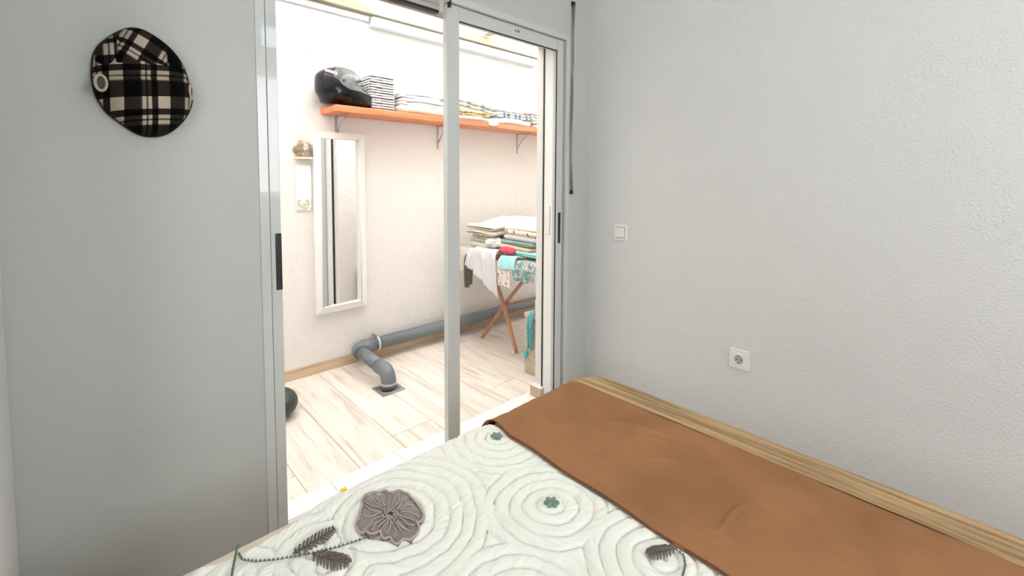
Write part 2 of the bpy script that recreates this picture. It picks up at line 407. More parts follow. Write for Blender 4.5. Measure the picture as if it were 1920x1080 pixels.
# skirting of the patio
struct('baseboard_patio_back', MB().box(PX0, PX1, YP-.012, YP, 0, .068, .003), SKIRT)
pl_ = struct('trim_2', MB().box(1.895, 1.937, YO-.085, YO+.002, .004, .068, .002), SKIRTY)
MB().box(1.893, 1.9375, YO-.086, YO+.003, .068, .074, .002).build('plinth_cap', MARBLE, pl_)
struct('baseboard_patio_reveal', MB().box(1.937, 4.2, YO, YO+.012, 0, .07, .002), SKIRTY)
struct('baseboard_patio_front', MB().box(PX0, .42, YO, YO+.012, 0, .07, .002), SKIRT)
# roof: ledger, rafters, opal sheets
struct('trim_ledger', MB().box(PX0, PX1, YP-.05, YP+.006, 2.434, 2.498, .004), CREAMW)
rf = empty('ceiling_patio', (1.8, 2.45, 2.56), kind='structure')
x0 = PX0
while x0 < PX1-.01:
    x1 = min(PX1, x0+1.2)
    MB().box(x0+.004, x1-.004, YO-.0, YP+.05, 2.58, 2.59).build('roof_sheet', ROOF, rf); x0 = x1
for xx in (.1, 1.25, 2.47, 3.6):
    MB().box(xx, xx+.07, YO, YP-.05, 2.50, 2.575, .012, 3).build('rafter', CREAMW, rf)

# ------------------------------------------------------------------ sliding door
d1 = empty('door_1', (1.18, 1.68, 0), kind='structure')
fr = MB()
fr.box(OX0, OX0+.029, YW-.004, 1.75, .004, OZ, .002).box(OX1-.03, OX1, YW-.004, 1.75, .004, OZ, .002).box(OX0+.03, OX1-.03, YW-.004, 1.75, OZ-.03, OZ, .002).box(OX0+.03, OX1-.03, YW+.01, 1.75, .004, .022, .002)
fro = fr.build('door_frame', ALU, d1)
# jamb lining on the right, lit by the patio, with its white strike
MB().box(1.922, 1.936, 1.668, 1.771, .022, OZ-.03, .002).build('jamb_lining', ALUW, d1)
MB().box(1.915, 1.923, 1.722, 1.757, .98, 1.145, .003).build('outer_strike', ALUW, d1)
b = MB(); b.box(1.918, 1.936, 1.772, 1.780, .02, 2.05).box(OX0+.029, OX0+.066, 1.664, 1.668, .02, 2.05); b.build('brush_seal', BLACK, d1)
# left jamb stile with the black lock plate (the left sash is slid away)
MB().box(OX0+.031, OX0+.064, YW+.002, 1.664, .022, OZ-.03, .002).build('jamb_stile', ALU, d1)
MB().box(OX0+.0645, OX0+.067, 1.650, 1.664, .022, OZ-.03).build('seal', BLACK, d1)
# head rail over the left half
MB().box(OX0+.066, 1.15, 1.690, 1.725, 2.034, OZ-.03, .002).build('head_rail', ALU, d1)
MB().box(OX0+.066, 1.15, 1.692, 1.722, 2.022, 2.034).build('seal', BLACK, d1)
def sash(name, x0, x1, y0, y1, wl, wr, wt, wb, z0=.024, z1=2.05):
    b = MB(); bv = .003
    b.box(x0, x0+wl, y0, y1, z0, z1, bv).box(x1-wr, x1, y0, y1, z0, z1, bv)
    b.box(x0+wl, x1-wr, y0+.001, y1-.001, z1-wt, z1, bv).box(x0+wl, x1-wr, y0+.001, y1-.001, z0, z0+wb, bv)
    s = b.build(name, ALU, d1)
    ym = (y0+y1)/2
    gk = MB(); g = .005
    X0, X1, Z0, Z1 = x0+wl, x1-wr, z0+wb, z1-wt
    for yy in (y0+.003,):
        gk.box(X1-g, X1, yy, yy+.004, Z0, Z1).box(X0, X1-g, yy, yy+.004, Z1-g, Z1).box(X0, X1-g, yy, yy+.004, Z0, Z0+g)
    gk.build('gasket', BLACK, s)
    MB().box(X0, X1, ym-.003, ym+.003, Z0, Z1).build('glass_pane', GLASS, s)
    return s
s1 = sash('sash', 1.150, 1.922, 1.632, 1.664, .066, .052, .060, .06)
def pull(x0, x1, y, z0, z1, par):
    b = MB(); b.box(x0, x1, y-.003, y+.001, z0, z1, .0015).build('pull_handle', BLKP, par)
pull(1.885, 1.905, 1.632, .945, 1.115, s1)
pull(.450, .469, YW+.002, .925, 1.115, d1)
MB().box(1.152, 1.162, 1.615, 1.632, 2.03, 2.085, .002).build('stop_block', BLACK, d1)
b = MB()
for xx in (1.555, 1.569, 1.578): b.box(xx, xx+.003, 1.6305, 1.6325, 2.018, 2.030)
b.build('print_mark', BLACK, s1)

# strap of the roller shutter
st = empty('shutter_strap', (1.975, YW-.004, 1.22), 'narrow grey woven shutter strap hanging beside the sliding door', 'strap')
n = 40; P = np.zeros((n, 2, 3))
for i in range(n):
    t_ = i/(n-1); z = 2.25 - t_*1.02
    tw_ = math.sin(t_*PI)*.9 + .35*math.sin(t_*9); ww = .0105
    xm = 1.974 + .004*math.sin(t_*7)
    for j, sg in enumerate((-1, 1)):
        P[i, j] = (xm + sg*ww*math.cos(tw_), YW-.012+sg*ww*math.sin(tw_)*.8, z)
o = grid_mesh('webbing', P, STRAP, st); solidify(o, .0016)
MB().box(1.962, 1.988, YW-.012, YW, 2.245, 2.268, .003).build('strap_guide', BLACK, st)
MB().box(1.962, 1.986, YW-.014, YW, 1.216, 1.236, .003).build('strap_slot', BLACK, st)
MB().box(1.958, 1.990, YW-.004, YW, 1.02, 1.236, .002).build('winder_plate', WALLB, st)

# ------------------------------------------------------------------ switch and socket on the right wall (local: u along -Y, z up)
def plate(mb, yc, zc, w, h, x0, x1, bev=.003): return mb.box(XR-x1, XR-x0, yc-w/2, yc+w/2, zc-h/2, zc+h/2, bev, 3)
sw = empty('light_switch', (XR, 1.40, 1.0), 'white square light switch on the right wall near the corner', 'switch')
plate(MB(), 1.398, 1.005, .086, .090, 0, .009).build('switch_plate', PLASTIC, sw)
r_ = MB(); r_.box(-.006, .004, -.026, .026, -.027, .027, .002, 2, None)
bmesh.ops.rotate(r_.b, cent=(0, 0, 0), matrix=Matrix.Rotation(math.radians(4), 3, 'Y'), verts=r_.b.verts)
bmesh.ops.translate(r_.b, vec=(XR-.0105, 1.398, 1.006), verts=r_.b.verts)
r_.build('rocker', PLASTIC, sw)
MB().box(XR-.0098, XR-.008, 1.398-.030, 1.398+.030, .974, 1.037).build('rocker_gap', PLASTG, sw)
so = empty('power_socket', (XR, .755, .48), 'white square power socket low on the right wall above the bed', 'socket')
plate(MB(), .757, .481, .088, .092, 0, .010, .004).build('socket_plate', PLASTIC, so)
plate(MB(), .757, .481, .060, .062, .009, .0125, .002).build('socket_insert', PLASTIC, so)
b = MB(); nseg = 28
ring = [(.757+.0215*math.cos(2*PI*k/nseg), .481+.0215*math.sin(2*PI*k/nseg)) for k in range(nseg)]
b.prism(ring, XR-.0132, XR-.012, 'x'); b.build('socket_well', PLASTG, so)
b = MB()
b.tube([(XR-.0137, .757+.0225*math.cos(2*PI*k/nseg), .481+.0225*math.sin(2*PI*k/nseg)) for k in range(nseg)], .0022, 8, closed=True); b.build('socket_rim', PLASTIC, so)
b = MB()
for dy, dz, rr in ((.0095, 0, .0031), (-.0095, 0, .0031), (0, -.018, .0034), (0, .018, .0026), (0, 0, .0018)):
    b.prism([(.757+dy+rr*math.cos(2*PI*k/12), .481+dz+rr*math.sin(2*PI*k/12)) for k in range(12)], XR-.0138, XR-.0130, 'x')
b.build('socket_hole', BLACK, so)

# ------------------------------------------------------------------ flat cap hanging on the wall left of the door
def hatpt(px, pz):      # local cap plane (zoom units) -> wall X, Z
    return .1285 + (px-545)*.000272, 1.557 - (pz-535-.105*(px-545))*.000337
OUT = [(470, 98), (540, 108), (610, 140), (690, 190), (760, 250), (820, 320), (865, 400), (895, 490), (915, 570), (930, 650), (915, 730), (880, 800), (820, 870), (740, 930), (660, 962), (560, 966), (480, 945), (400, 895), (320, 830), (250, 770), (205, 700), (175, 640), (155, 560), (150, 480), (155, 400), (170, 320), (210, 250), (270, 195), (340, 145), (410, 110)]
def closed_interp(pts, n):
    pts = np.array(pts, float); m = len(pts); tt = np.linspace(0, m, n, endpoint=False); out = []
    for t_ in tt:
        i = int(t_); f = t_-i; p0, p1, p2, p3 = pts[(i-1) % m], pts[i % m], pts[(i+1) % m], pts[(i+2) % m]
        out.append(.5*((2*p1)+(-p0+p2)*f+(2*p0-5*p1+4*p2-p3)*f*f+(-p0+3*p1-3*p2+p3)*f**3))
    return np.array(out)
cap = empty('flat_cap', (.12, YW, 1.41), 'black and cream tartan flat cap hung on the wall left of the door', 'cap')
def cap_part(name, outline, centre, depth, fz, uvf, nr=60, na=420, par=None):
    o_ = closed_interp(outline, na); c = np.array(centre, float)
    P = np.zeros((na, nr, 3)); UV = np.zeros((na, nr, 2))
    for j in range(nr):
        rr = j/(nr-1)
        q = c + (o_-c)*rr
        hgt = depth*np.sqrt(max(0, 1-rr**2.6))
        px, pz = q[:, 0], q[:, 1]
        hh = hgt + fz(px, pz, rr)
        X = .1285 + (px-545)*.000272; Z = 1.557 - (pz-535-.105*(px-545))*.000337
        P[:, j, 0] = X; P[:, j, 1] = YW-.006-np.maximum(hh, 0); P[:, j, 2] = Z
        UV[:, j] = uvf(px, pz, rr)
    o = grid_mesh(name, P, TARTAN, par, True, wrap_u=True)
    at = o.data.attributes.new('plaid', 'FLOAT_VECTOR', 'POINT')
    a = np.zeros((na*nr, 3), np.float32); a[:, :2] = UV.reshape(-1, 2); at.data.foreach_set('vector', a.reshape(-1))
    return o
def ucrown(px, pz, rr):
    return np.stack([(px-495)/350, (880-pz)/342], -1)
def fz1(px, pz, rr):
    f = -.012*np.exp(-((pz-495-.06*(px-300))/26)**2)*(rr < .97)
    return f*(1-rr**4) + .003*vnoise(px/70, pz/70)*(1-rr**6)
crown = cap_part('crown', OUT, (560, 620), .085, fz1, ucrown, par=cap)
UPO = [(470, 98), (540, 108), (610, 140), (690, 190), (760, 250), (820, 320), (858, 400), (862, 470), (800, 482), (700, 485), (640, 500), (590, 512), (520, 480), (440, 470), (340, 470), (250, 455), (175, 440), (160, 380), (175, 320), (210, 250), (270, 195), (340, 145), (410, 110)]
def upk(px, pz, rr):
    u = np.zeros((len(px), 2)); a = math.radians(-32)
    mid = (px > 330) & (px < 705); rgt = px >= 705
    u[:, 0] = (px-235)/350; u[:, 1] = (pz-350)/342+.62
    x_ = (px-530)*math.cos(a)-(pz-280)*math.sin(a); y_ = (px-530)*math.sin(a)+(pz-280)*math.cos(a)
    u[mid, 0] = (x_[mid]+60)/330+.42; u[mid, 1] = -(y_[mid])/300+.42
    u[rgt, 0] = .75; u[rgt, 1] = .7
    return u
def fz2(px, pz, rr):
    f = .010*np.exp(-((px-335+.3*(pz-300))/22)**2)*-1 - .010*np.exp(-((px-700-.35*(pz-350))/22)**2)
    return f*(1-rr**4)+.012*np.clip((pz-200)/280, 0, 1)*(1-rr**5)
cap_part('peak', UPO, (520, 330), .078, fz2, upk, par=cap)
# rim band behind
b = MB(); oc = closed_interp(OUT, 90)
b.tube([(.1285+(a-545)*.000272, YW-.010, 1.557-(c-535-.105*(a-545))*.000337) for a, c in (oc-np.array([545, 535]))*.985+np.array([545, 535])], .0045, 8, closed=True); b.build('hem', mat('dark_wine_hem', (.03, .015, .013), .9), cap)
def cap_button(px, pz, yo, rx):
    X, Z = hatpt(px, pz)
    b = MB(); nn = 26; b.tube([(X+.0135*rx*math.cos(2*PI*k/nn), yo+(.012*(1-rx))*math.cos(2*PI*k/nn), Z+.0195*math.sin(2*PI*k/nn)) for k in range(nn)], .0035, 8, closed=True)
    r1 = b.build('side_button', mat('bone_ring', (.45, .38, .26), .5), cap)
    b = MB(); b.prism([(X+.010*rx*math.cos(2*PI*k/nn), Z+.0155*math.sin(2*PI*k/nn)) for k in range(nn)], yo-.001, yo+.003, 'y'); b.build('button_centre', BLACK, r1)
cap_button(205, 560, YW-.072, .8); cap_button(908, 615, YW-.040, .3)

# ------------------------------------------------------------------ bed, fitted sheet, quilt, throw
TOP = .5; BX0, BX1, BY0, BY1 = -.02, 1.442, -.82, 1.054; RR = .10; CR = .05
def drape(s, t, r=RR, top=TOP):
    """flat cloth coordinates (s, t) -> point on the mattress: over the rounded edge, then down"""
    cx, cy = (BX0+BX1)/2, (BY0+BY1)/2; hx, hy = (BX1-BX0)/2-CR, (BY1-BY0)/2-CR
    qx, qy = s-cx, t-cy
    kx, ky = np.clip(qx, -hx, hx), np.clip(qy, -hy, hy)
    dx, dy = qx-kx, qy-ky; L = np.hypot(dx, dy); Ls = np.where(L < 1e-9, 1, L); nx, ny = dx/Ls, dy/Ls
    d = np.maximum(L-CR, 0); th_ = np.minimum(d/r, PI/2); hang = np.maximum(d-r*PI/2, 0)
    rad = np.minimum(L, CR) + r*np.sin(th_) + hang*.04
    z = top - r*(1-np.cos(th_)) - hang
    X, Y = cx+kx+nx*rad, cy+ky+ny*rad
    Nn = np.stack([nx*np.sin(th_), ny*np.sin(th_), np.cos(th_)], -1)
    return np.stack([X, Y, z], -1), Nn, d
def dsurf(s, t, off):
    p, n_, d = drape(s, t); return p + n_*np.asarray(off)[..., None]

bed = empty('bed', (.7, .1, 0), 'low double bed under the ivory quilt in the bedroom', 'bed')
MB().box(BX0-.04, BX1+.04, BY0-.04, BY1+.04, .12, .28, .02).build('bed_base', SKIRTY, bed)
for xx in (BX0, BX1-.06):
    for yy in (BY0, BY1-.06): MB().box(xx, xx+.06, yy, yy+.06, 0, .12, .004).build('leg', SKIRTY, bed)
s_, t_ = np.meshgrid(np.linspace(BX0-.30, BX1+.30, 150), np.linspace(BY0-.30, BY1+.30, 190), indexing='ij')
lim = .28
_, _, dd = drape(s_, t_)
off = -.004 + .002*vnoise(s_*9, t_*9)
P = dsurf(s_, t_, off)
o = grid_mesh('mattress', P, SHEET, bed); o['label'] = 'warm beige fitted sheet over the mattress'
# echo quilting field
CEN = [(.888, 1.007, 0), (.798, .702, 0), (.492, .935, .07), (.33, .955, .02), (.335, .90, .02), (.855, .435, .03), (.55, .55, .0), (.20, 1.0, .0), (.25, .62, .07), (.60, .20, .07), (.1, .3, 0), (.35, .05, 0), (.8, -.1, .05), (.2, -.4, .07), (.65, -.5, .0)]
def quilt_h(s, t):
    ws = s + .016*vnoise(s*8, t*8, 1)+.005*vnoise(s*30, t*30, 5); wt = t + .016*vnoise(s*8, t*8, 2)+.005*vnoise(s*30, t*30, 6)
    Dm = np.full(s.shape, 9.); ang = np.zeros(s.shape)
    for i, (cx, cy, r0) in enumerate(CEN):
        dx, dy = ws-cx, wt-cy; d = np.hypot(dx, dy)-r0
        a = np.arctan2(dy, dx)*(np.hypot(dx, dy))
        m = d < Dm; Dm = np.where(m, d, Dm); ang = np.where(m, a+i*3.1, ang)
    sp = .0335; f = (Dm/sp) % 1.0; e = np.minimum(f, 1-f)*2           # 0 on the seam, 1 mid-way
    k = np.floor(Dm/sp)
    puff = 1-(1-e)**3.2
    puck = vnoise(ang*95+k*11.3, k*5.7+f*1.2, 3)+.7*vnoise(ang*190, k*3.1+f*.9, 8)
    tuft = vnoise(s*38, t*38, 4)
    h = .0070*puff + .0066*puck*(1-.60*puff) + .0022*tuft*(.3+.7*puff) - .0022*np.exp(-(e/.16)**2) + .002*vnoise(s*14, t*14, 9)
    return h
ds = .0030
s1d = np.arange(BX0-.34, .935, ds); t1d = np.arange(BY0+.0, BY1+.36, ds)
s_, t_ = np.meshgrid(s1d, t1d, indexing='ij')
# front hem pulled shorter towards the left
tl = BY1 + .012 + .34*np.clip((s_-.33)/.34, 0, 1)**1.3 + .01*np.sin(s_*20)
tm_ = np.where(t_ > BY1-.1, BY1-.1 + (t_-(BY1-.1))*(tl-(BY1-.1))/(.46), t_)
h = quilt_h(s_, tm_)
h = h*(1-.7*np.clip((.075-np.hypot(s_-.492, tm_-.932))/.02, 0, 1))
edge = np.clip((t1d[-1]-t_)/.02, 0, 1)*(1-.75*np.clip((s_-.895)/.02, 0, 1))
Pq = dsurf(s_, tm_, .003+h*edge)
qo = grid_mesh('quilt', Pq, QUILT); tag(qo, 'ivory quilted bedspread with appliqued flower and stitched leaves on the bed', 'quilt')
def on_quilt(x, y, off=.007):
    p = dsurf(np.array([x]), np.array([y]), np.array([off])); return p[0]
# flower applique
FL = [(0.461, 1.021), (0.473, 1.034), (0.485, 1.035), (0.497, 1.031), (0.506, 1.021), (0.521, 1.018), (0.525, 1.004), (0.534, 0.997), (0.547, 0.994), (0.553, 0.977), (0.558, 0.967), (0.557, 0.945), (0.557, 0.928), (0.555, 0.91), (0.551, 0.887), (0.542, 0.868), (0.526, 0.864), (0.525, 0.871), (0.519, 0.85), (0.504, 0.837), (0.49, 0.832), (0.48, 0.839), (0.477, 0.847), (0.461, 0.842), (0.455, 0.853), (0.457, 0.87), (0.446, 0.875), (0.445, 0.89), (0.451, 0.902), (0.444, 0.902), (0.428, 0.909), (0.427, 0.921), (0.413, 0.928), (0.418, 0.958), (0.433, 0.972), (0.442, 0.988), (0.45, 0.997), (0.456, 1.008)]
fc = np.array([.492, .932]); na, nr = 190, 30
oc = closed_interp(FL, na); P = np.zeros((na, nr, 3))
aidx = np.arange(na)/na*2*PI
for j in range(nr):
    r = j/(nr-1); q = fc+(oc-fc)*r
    rid = np.abs(np.sin(aidx*11 + .6*np.sin(r*5)))**.5
    hh = .010 + .0055*rid*np.sin(min(1, r*1.1)*PI*.95)**.6 - .004*(r < .14) + .0015*vnoise(q[:, 0]*150, q[:, 1]*150)
    if j == nr-1: hh = hh*0+.004
    P[:, j] = dsurf(q[:, 0], q[:, 1], hh)
fa = grid_mesh('flower_applique', P, FLOW, qo, wrap_u=True); fa['label'] = 'mauve brown velvet flower applique with pale cord ridges'
b = MB()
b.tube([on_quilt(*(fc+(p-fc)*.985), .0145) for p in oc[::2]], .0026, 6, closed=True)
for k in range(21):
    a = k/21*na; pts = []
    r0, r1 = (.30, .86) if k % 3 else (.22, .90)
    for m_ in range(9):
        r = r0+(r1-r0)*m_/8; i = int(a + 3.0*math.sin(r*7+k)) % na
        pts.append(on_quilt(*(fc+(oc[i]-fc)*r), .0165))
    b.tube(pts, .0015, 6)
for r in (.12, .2):
    b.tube([on_quilt(*(fc+(oc[i % na]-fc)*r*(1+.2*math.sin(i*.2))), .0155) for i in range(0, na, 8)], .0017, 6, closed=True)
o = b.build('cord', CORD, fa, smooth=True)
# stitched leaves
def leaf(base, tip, width, n=10, c=LEAFD, curve=.0):
    A = np.array(base); B = np.array(tip); ax = B-A; L = np.linalg.norm(ax); ax = ax/L; pr = np.array([-ax[1], ax[0]])
    b = MB(); off = .0125
    rib = [A+ax*L*t+pr*curve*math.sin(t*PI) for t in np.linspace(0, 1, 12)]
    b.tube([on_quilt(*p, off) for p in rib], .0016, 6)
    rr = random.Random(int(A[0]*1e4))
    for i in range(n):
        t = .03+.92*i/(n-1)
        w_ = width*math.sin(PI*min(1, (t*.86+.12)))**.7
        p0 = A+ax*L*t+pr*curve*math.sin(t*PI)
        for sd in (-1, 1):
            p1 = p0+ax*w_*.85+pr*sd*w_*(1+.15*rr.random()); pm = (p0+p1)/2+ax*.001
            b.tube([on_quilt(*p0, off-.001), on_quilt(*pm, off+.003), on_quilt(*p1, off-.002)], [.0012, .0027, .0012], 6)
    return b.build('leaf', c, qo, smooth=True)
leaf((.288, .972), (.378, .981), .019, 11); leaf((.318, .942), (.364, .868), .020, 11); leaf((.890, .432), (.832, .462), .017, 9)
def stem(pts, step=.0085):
    pts = np.array(pts, float); b = MB()
    seg = np.linalg.norm(np.diff(pts, axis=0), axis=1); cum = np.r_[0, np.cumsum(seg)]
    x_ = np.arange(0, cum[-1], step); k = 0
    for x0_ in x_:
        p = [np.interp(x0_+dx_, cum, pts[:, 0]) for dx_ in (0, .0062)]; q = [np.interp(x0_+dx_, cum, pts[:, 1]) for dx_ in (0, .0062)]
        b.tube([on_quilt(p[0], q[0], .0115), on_quilt((p[0]+p[1])/2, (q[0]+q[1])/2, .0145), on_quilt(p[1], q[1], .0115)], [.001, .0028, .001], 6)
    return b.build('stem_stitching', LEAFG, qo, smooth=True)
stem([(.205, 1.05), (.207, 1.026), (.226, 1.003), (.251, .984), (.295, .957), (.332, .939), (.37, .922), (.423, .906)])
stem([(.212, 1.075), (.206, 1.066), (.196, 1.038), (.185, 1.006), (.17, .96), (.15, .90)], .007)
stem([(.888, .43), (.885, .409), (.862, .395), (.827, .385), (.78, .38)])
# green florets
for cx, cy in ((.888, 1.007), (.798, .702)):
    b = MB()
    for k in range(6):
        a = k*PI/3+.3; c_ = on_quilt(cx+.0105*math.cos(a), cy+.0105*math.sin(a), .0135)
        r = bmesh.ops.create_icosphere(b.b, subdivisions=2, radius=1)
        for v in r['verts']:
            p = v.co; u = p.x*.0095; w_ = p.y*.0062
            v.co = Vector((c_[0]+u*math.cos(a)-w_*math.sin(a), c_[1]+u*math.sin(a)+w_*math.cos(a), c_[2]+p.z*.0045-.10*abs(w_)))
    b.tube([on_quilt(cx, cy, .010), on_quilt(cx, cy, .0165)], .0028, 8)
    b.build('floret', FLOR, qo, smooth=True)

# brown throw along the wall side
s1d = np.arange(.905, BX1+.03, .005); t1d = np.arange(BY0-.1, BY1+.36, .005)
s_, t_ = np.meshgrid(s1d, t1d, indexing='ij')
def crease(s, t, x0, y0, x1, y1, w_, a, side=0):
    ax, ay = x1-x0, y1-y0; L = math.hypot(ax, ay); ax /= L; ay /= L
    u = (s-x0)*ax+(t-y0)*ay; v = -(s-x0)*ay+(t-y0)*ax
    v = v + .02*np.sin(u*18+x0*40)*.6
    return a*np.exp(-(v/w_)**2)*np.sin(np.clip(u/L, 0, 1)*PI)**.8*(1+1.2*vnoise(u*30, v*20, 6))
hemx = lambda t: .897 + .026*np.clip((t-.35)/.75, -.6, 1.1) + .003*np.sin(t*23) + .022*np.clip((t-.98)/.1, 0, 1)
hth = .0115 + .005*vnoise(s_*7, t_*7, 11) + .0034*vnoise(s_*22, t_*14, 12) + .0016*vnoise(s_*60, t_*35, 13)
hth += crease(s_, t_, 1.00, .395, 1.15, .368, .005, .006) + crease(s_, t_, 1.19, .84, 1.33, .60, .009, .008) - crease(s_, t_, 1.16, .83, 1.30, .58, .012, .003)
hth += crease(s_, t_, 1.10, .66, 1.21, .56, .014, .006) + crease(s_, t_, 1.06, 1.0, 1.20, .93, .012, .007) + crease(s_, t_, 1.25, 1.02, 1.33, .86, .010, .007) + crease(s_, t_, .98, .60, 1.01, .2, .009, .002)
hem = hemx(t_) + .002*vnoise(t_*30, t_*0, 4)
sm = hem + (s_-.905)*(BX1+.03-hem)/(BX1+.03-.905)
sm = np.where(True, sm, s_)
hth = hth + .0035*np.exp(-((sm-hem)/.006)**2)
hb = np.clip((sm-1.365)/.004, 0, 1)
band_m = sm > 1.372
Pt = dsurf(sm, t_, hth)
m_keep = (s_[:-1, :-1] < 1.378)
th_o = grid_mesh('throw', Pt, THROW, keep=m_keep); solidify(th_o, .005); tag(th_o, 'rust brown cotton throw spread along the wall side of the bed', 'throw')
# hem seam
b = MB(); b.tube([dsurf(np.array([hemx(t)+.001]), np.array([t]), np.array([.0140]))[0] for t in np.arange(BY0-.1, BY1+.33, .02)], .0028, 6)
b.build('hem', mat('dark_brown_hem', (.15, .06, .03), .9), th_o, smooth=True)
s1d = np.r_[np.arange(1.368, 1.60, .003), np.arange(1.60, BX1+.38, .02)]; t1d = np.arange(BY0-.1, BY1+.36, .008)
s_, t_ = np.meshgrid(s1d, t1d, indexing='ij')
hb = .0135 + .0035*np.exp(-((s_-1.385)/.010)**2) + .0016*np.sin((s_-1.37)*2*PI/.022) + .002*vnoise(s_*12, t_*5, 3)
bd = grid_mesh('edge_band', dsurf(s_, t_, hb), None, th_o)
m, t, p = nt('tan_streaked_band'); p.inputs['Roughness'].default_value = .6
tc = N(t, 'ShaderNodeTexCoord'); mu = N(t, 'ShaderNodeVectorMath', operation='MULTIPLY'); mu.inputs[1].default_value = (60, 2.5, 60); nz = N(t, 'ShaderNodeTexNoise'); nz.inputs['Scale'].default_value = 1; nz.inputs['Detail'].default_value = 3
rp = N(t, 'ShaderNodeValToRGB'); rp.color_ramp.elements[0].position = .38; rp.color_ramp.elements[0].color = (.24, .15, .065, 1); rp.color_ramp.elements[1].position = .62; rp.color_ramp.elements[1].color = (.50, .33, .17, 1)
t.links.new(tc.outputs['Object'], mu.inputs[0]); t.links.new(mu.outputs[0], nz.inputs['Vector']); t.links.new(nz.outputs['Fac'], rp.inputs[0]); t.links.new(rp.outputs[0], p.inputs['Base Color'])
bd.data.materials.clear(); bd.data.materials.append(m); bd['label'] = 'tan streaked border band along the wall side'

# ------------------------------------------------------------------ patio: long mirror
mi = empty('wall_mirror', (1.245, YP-.02, .40), 'tall white framed mirror hanging on the patio wall under the shelf', 'mirror')
mx0, mx1, mz0, mz1, fwid = 1.072, 1.420, .398, 1.602, .045
b = MB()
def bar(b, a, c, n_in, m_in):
    vs = []
for (P4) in (((mx0, mz0), (mx1, mz0), (mx1-fwid, mz0+fwid), (mx0+fwid, mz0+fwid)), ((mx0, mz1), (mx1, mz1), (mx1-fwid, mz1-fwid), (mx0+fwid, mz1-fwid)), ((mx0, mz0), (mx0, mz1), (mx0+fwid, mz1-fwid), (mx0+fwid, mz0+fwid)), ((mx1, mz0), (mx1, mz1), (mx1-fwid, mz1-fwid), (mx1-fwid, mz0+fwid))):
    bb = b.b; fr_ = [YP-.030, YP-.030, YP-.040, YP-.040]
    A = [bb.verts.new((x_, YP-.001, z_)) for x_, z_ in P4]; B = [bb.verts.new((x_, y_, z_)) for (x_, z_), y_ in zip(P4, fr_)]
    bb.faces.new(A); bb.faces.new(B)
    for k in range(4): bb.faces.new((A[k], A[(k+1) % 4], B[(k+1) % 4], B[k]))
b.build('mirror_frame', FRW, mi)
b = MB(); i0 = fwid-.004
b.tube([(mx0+i0, YP-.038, mz0+i0), (mx1-i0, YP-.038, mz0+i0)], .004, 8).tube([(mx1-i0, YP-.038, mz0+i0), (mx1-i0, YP-.038, mz1-i0)], .004, 8).tube([(mx1-i0, YP-.038, mz1-i0), (mx0+i0, YP-.038, mz1-i0)], .004, 8).tube([(mx0+i0, YP-.038, mz1-i0), (mx0+i0, YP-.038, mz0+i0)], .004, 8)
b.build('inner_bead', FRW, mi)
MB().prism([(mx0+.03, YP-.036), (mx1-.03, YP-.013), (mx1-.03, YP-.009), (mx0+.03, YP-.032)], mz0+.03, mz1-.03, 'z').build('mirror_glass', MIRROR, mi)

# reflection in the door glass, built as solid shapes left of the mirror
orn = empty('reflection_stone', (1.01, YP, 1.42), 'small rough tan stone shape beside the mirror, standing in for a reflection', 'ornament')
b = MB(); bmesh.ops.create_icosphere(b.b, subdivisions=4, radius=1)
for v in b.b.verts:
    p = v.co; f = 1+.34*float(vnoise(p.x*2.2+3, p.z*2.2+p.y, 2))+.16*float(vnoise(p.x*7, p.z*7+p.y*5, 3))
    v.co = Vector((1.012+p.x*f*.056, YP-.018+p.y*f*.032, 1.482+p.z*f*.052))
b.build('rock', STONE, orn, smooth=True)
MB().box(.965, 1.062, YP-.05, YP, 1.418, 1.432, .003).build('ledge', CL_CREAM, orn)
pq = empty('reflection_panel', (1.01, YP, 1.1), 'small white panel partly behind the mirror frame, standing in for a bright reflection', 'plaque')
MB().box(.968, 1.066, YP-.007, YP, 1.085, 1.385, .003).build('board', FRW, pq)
MB().box(.974, 1.062, YP-.009, YP-.006, 1.125, 1.375, .001).build('white_panel', mat('bright_reflection_white', (.95, .95, .95), .3), pq)  # brightest part of the reflection, put in as white colour
MB().box(.974, 1.062, YP-.0098, YP-.0088, 1.092, 1.160).build('picture', pattern('garden_reflection', (.80, .80, .76), (.50, .52, .42), (.62, .60, .5), 60, .48, .60), pq)

# ------------------------------------------------------------------ shelf
sh = empty('wall_shelf', (2.1, YP, 1.71), 'long orange wooden shelf on steel brackets high on the patio wall', 'shelf')
SX0, SX1, SY0, ST = 1.135, 3.30, 2.79, 1.753
MB().box(SX0, SX1, SY0, YP-.001, ST-.040, ST, .002).build('shelf_board', SHELF, sh)
for xx in (1.235, 2.045, 2.92):
    b = MB()
    b.box(xx-.009, xx+.009, YP-.006, YP-.001, ST-.22, ST-.04, .002).box(xx-.009, xx+.009, SY0+.05, YP-.001, ST-.045, ST-.0401, .001)
    b.tube([(xx, YP-.01, ST-.17), (xx, YP-.07, ST-.10), (xx, SY0+.09, ST-.047)], .004, 8)
    b.tube([(xx, YP-.012, ST-.10), (xx, YP-.001, ST-.10)], .008, 8)
    b.build('bracket', METAL, sh)

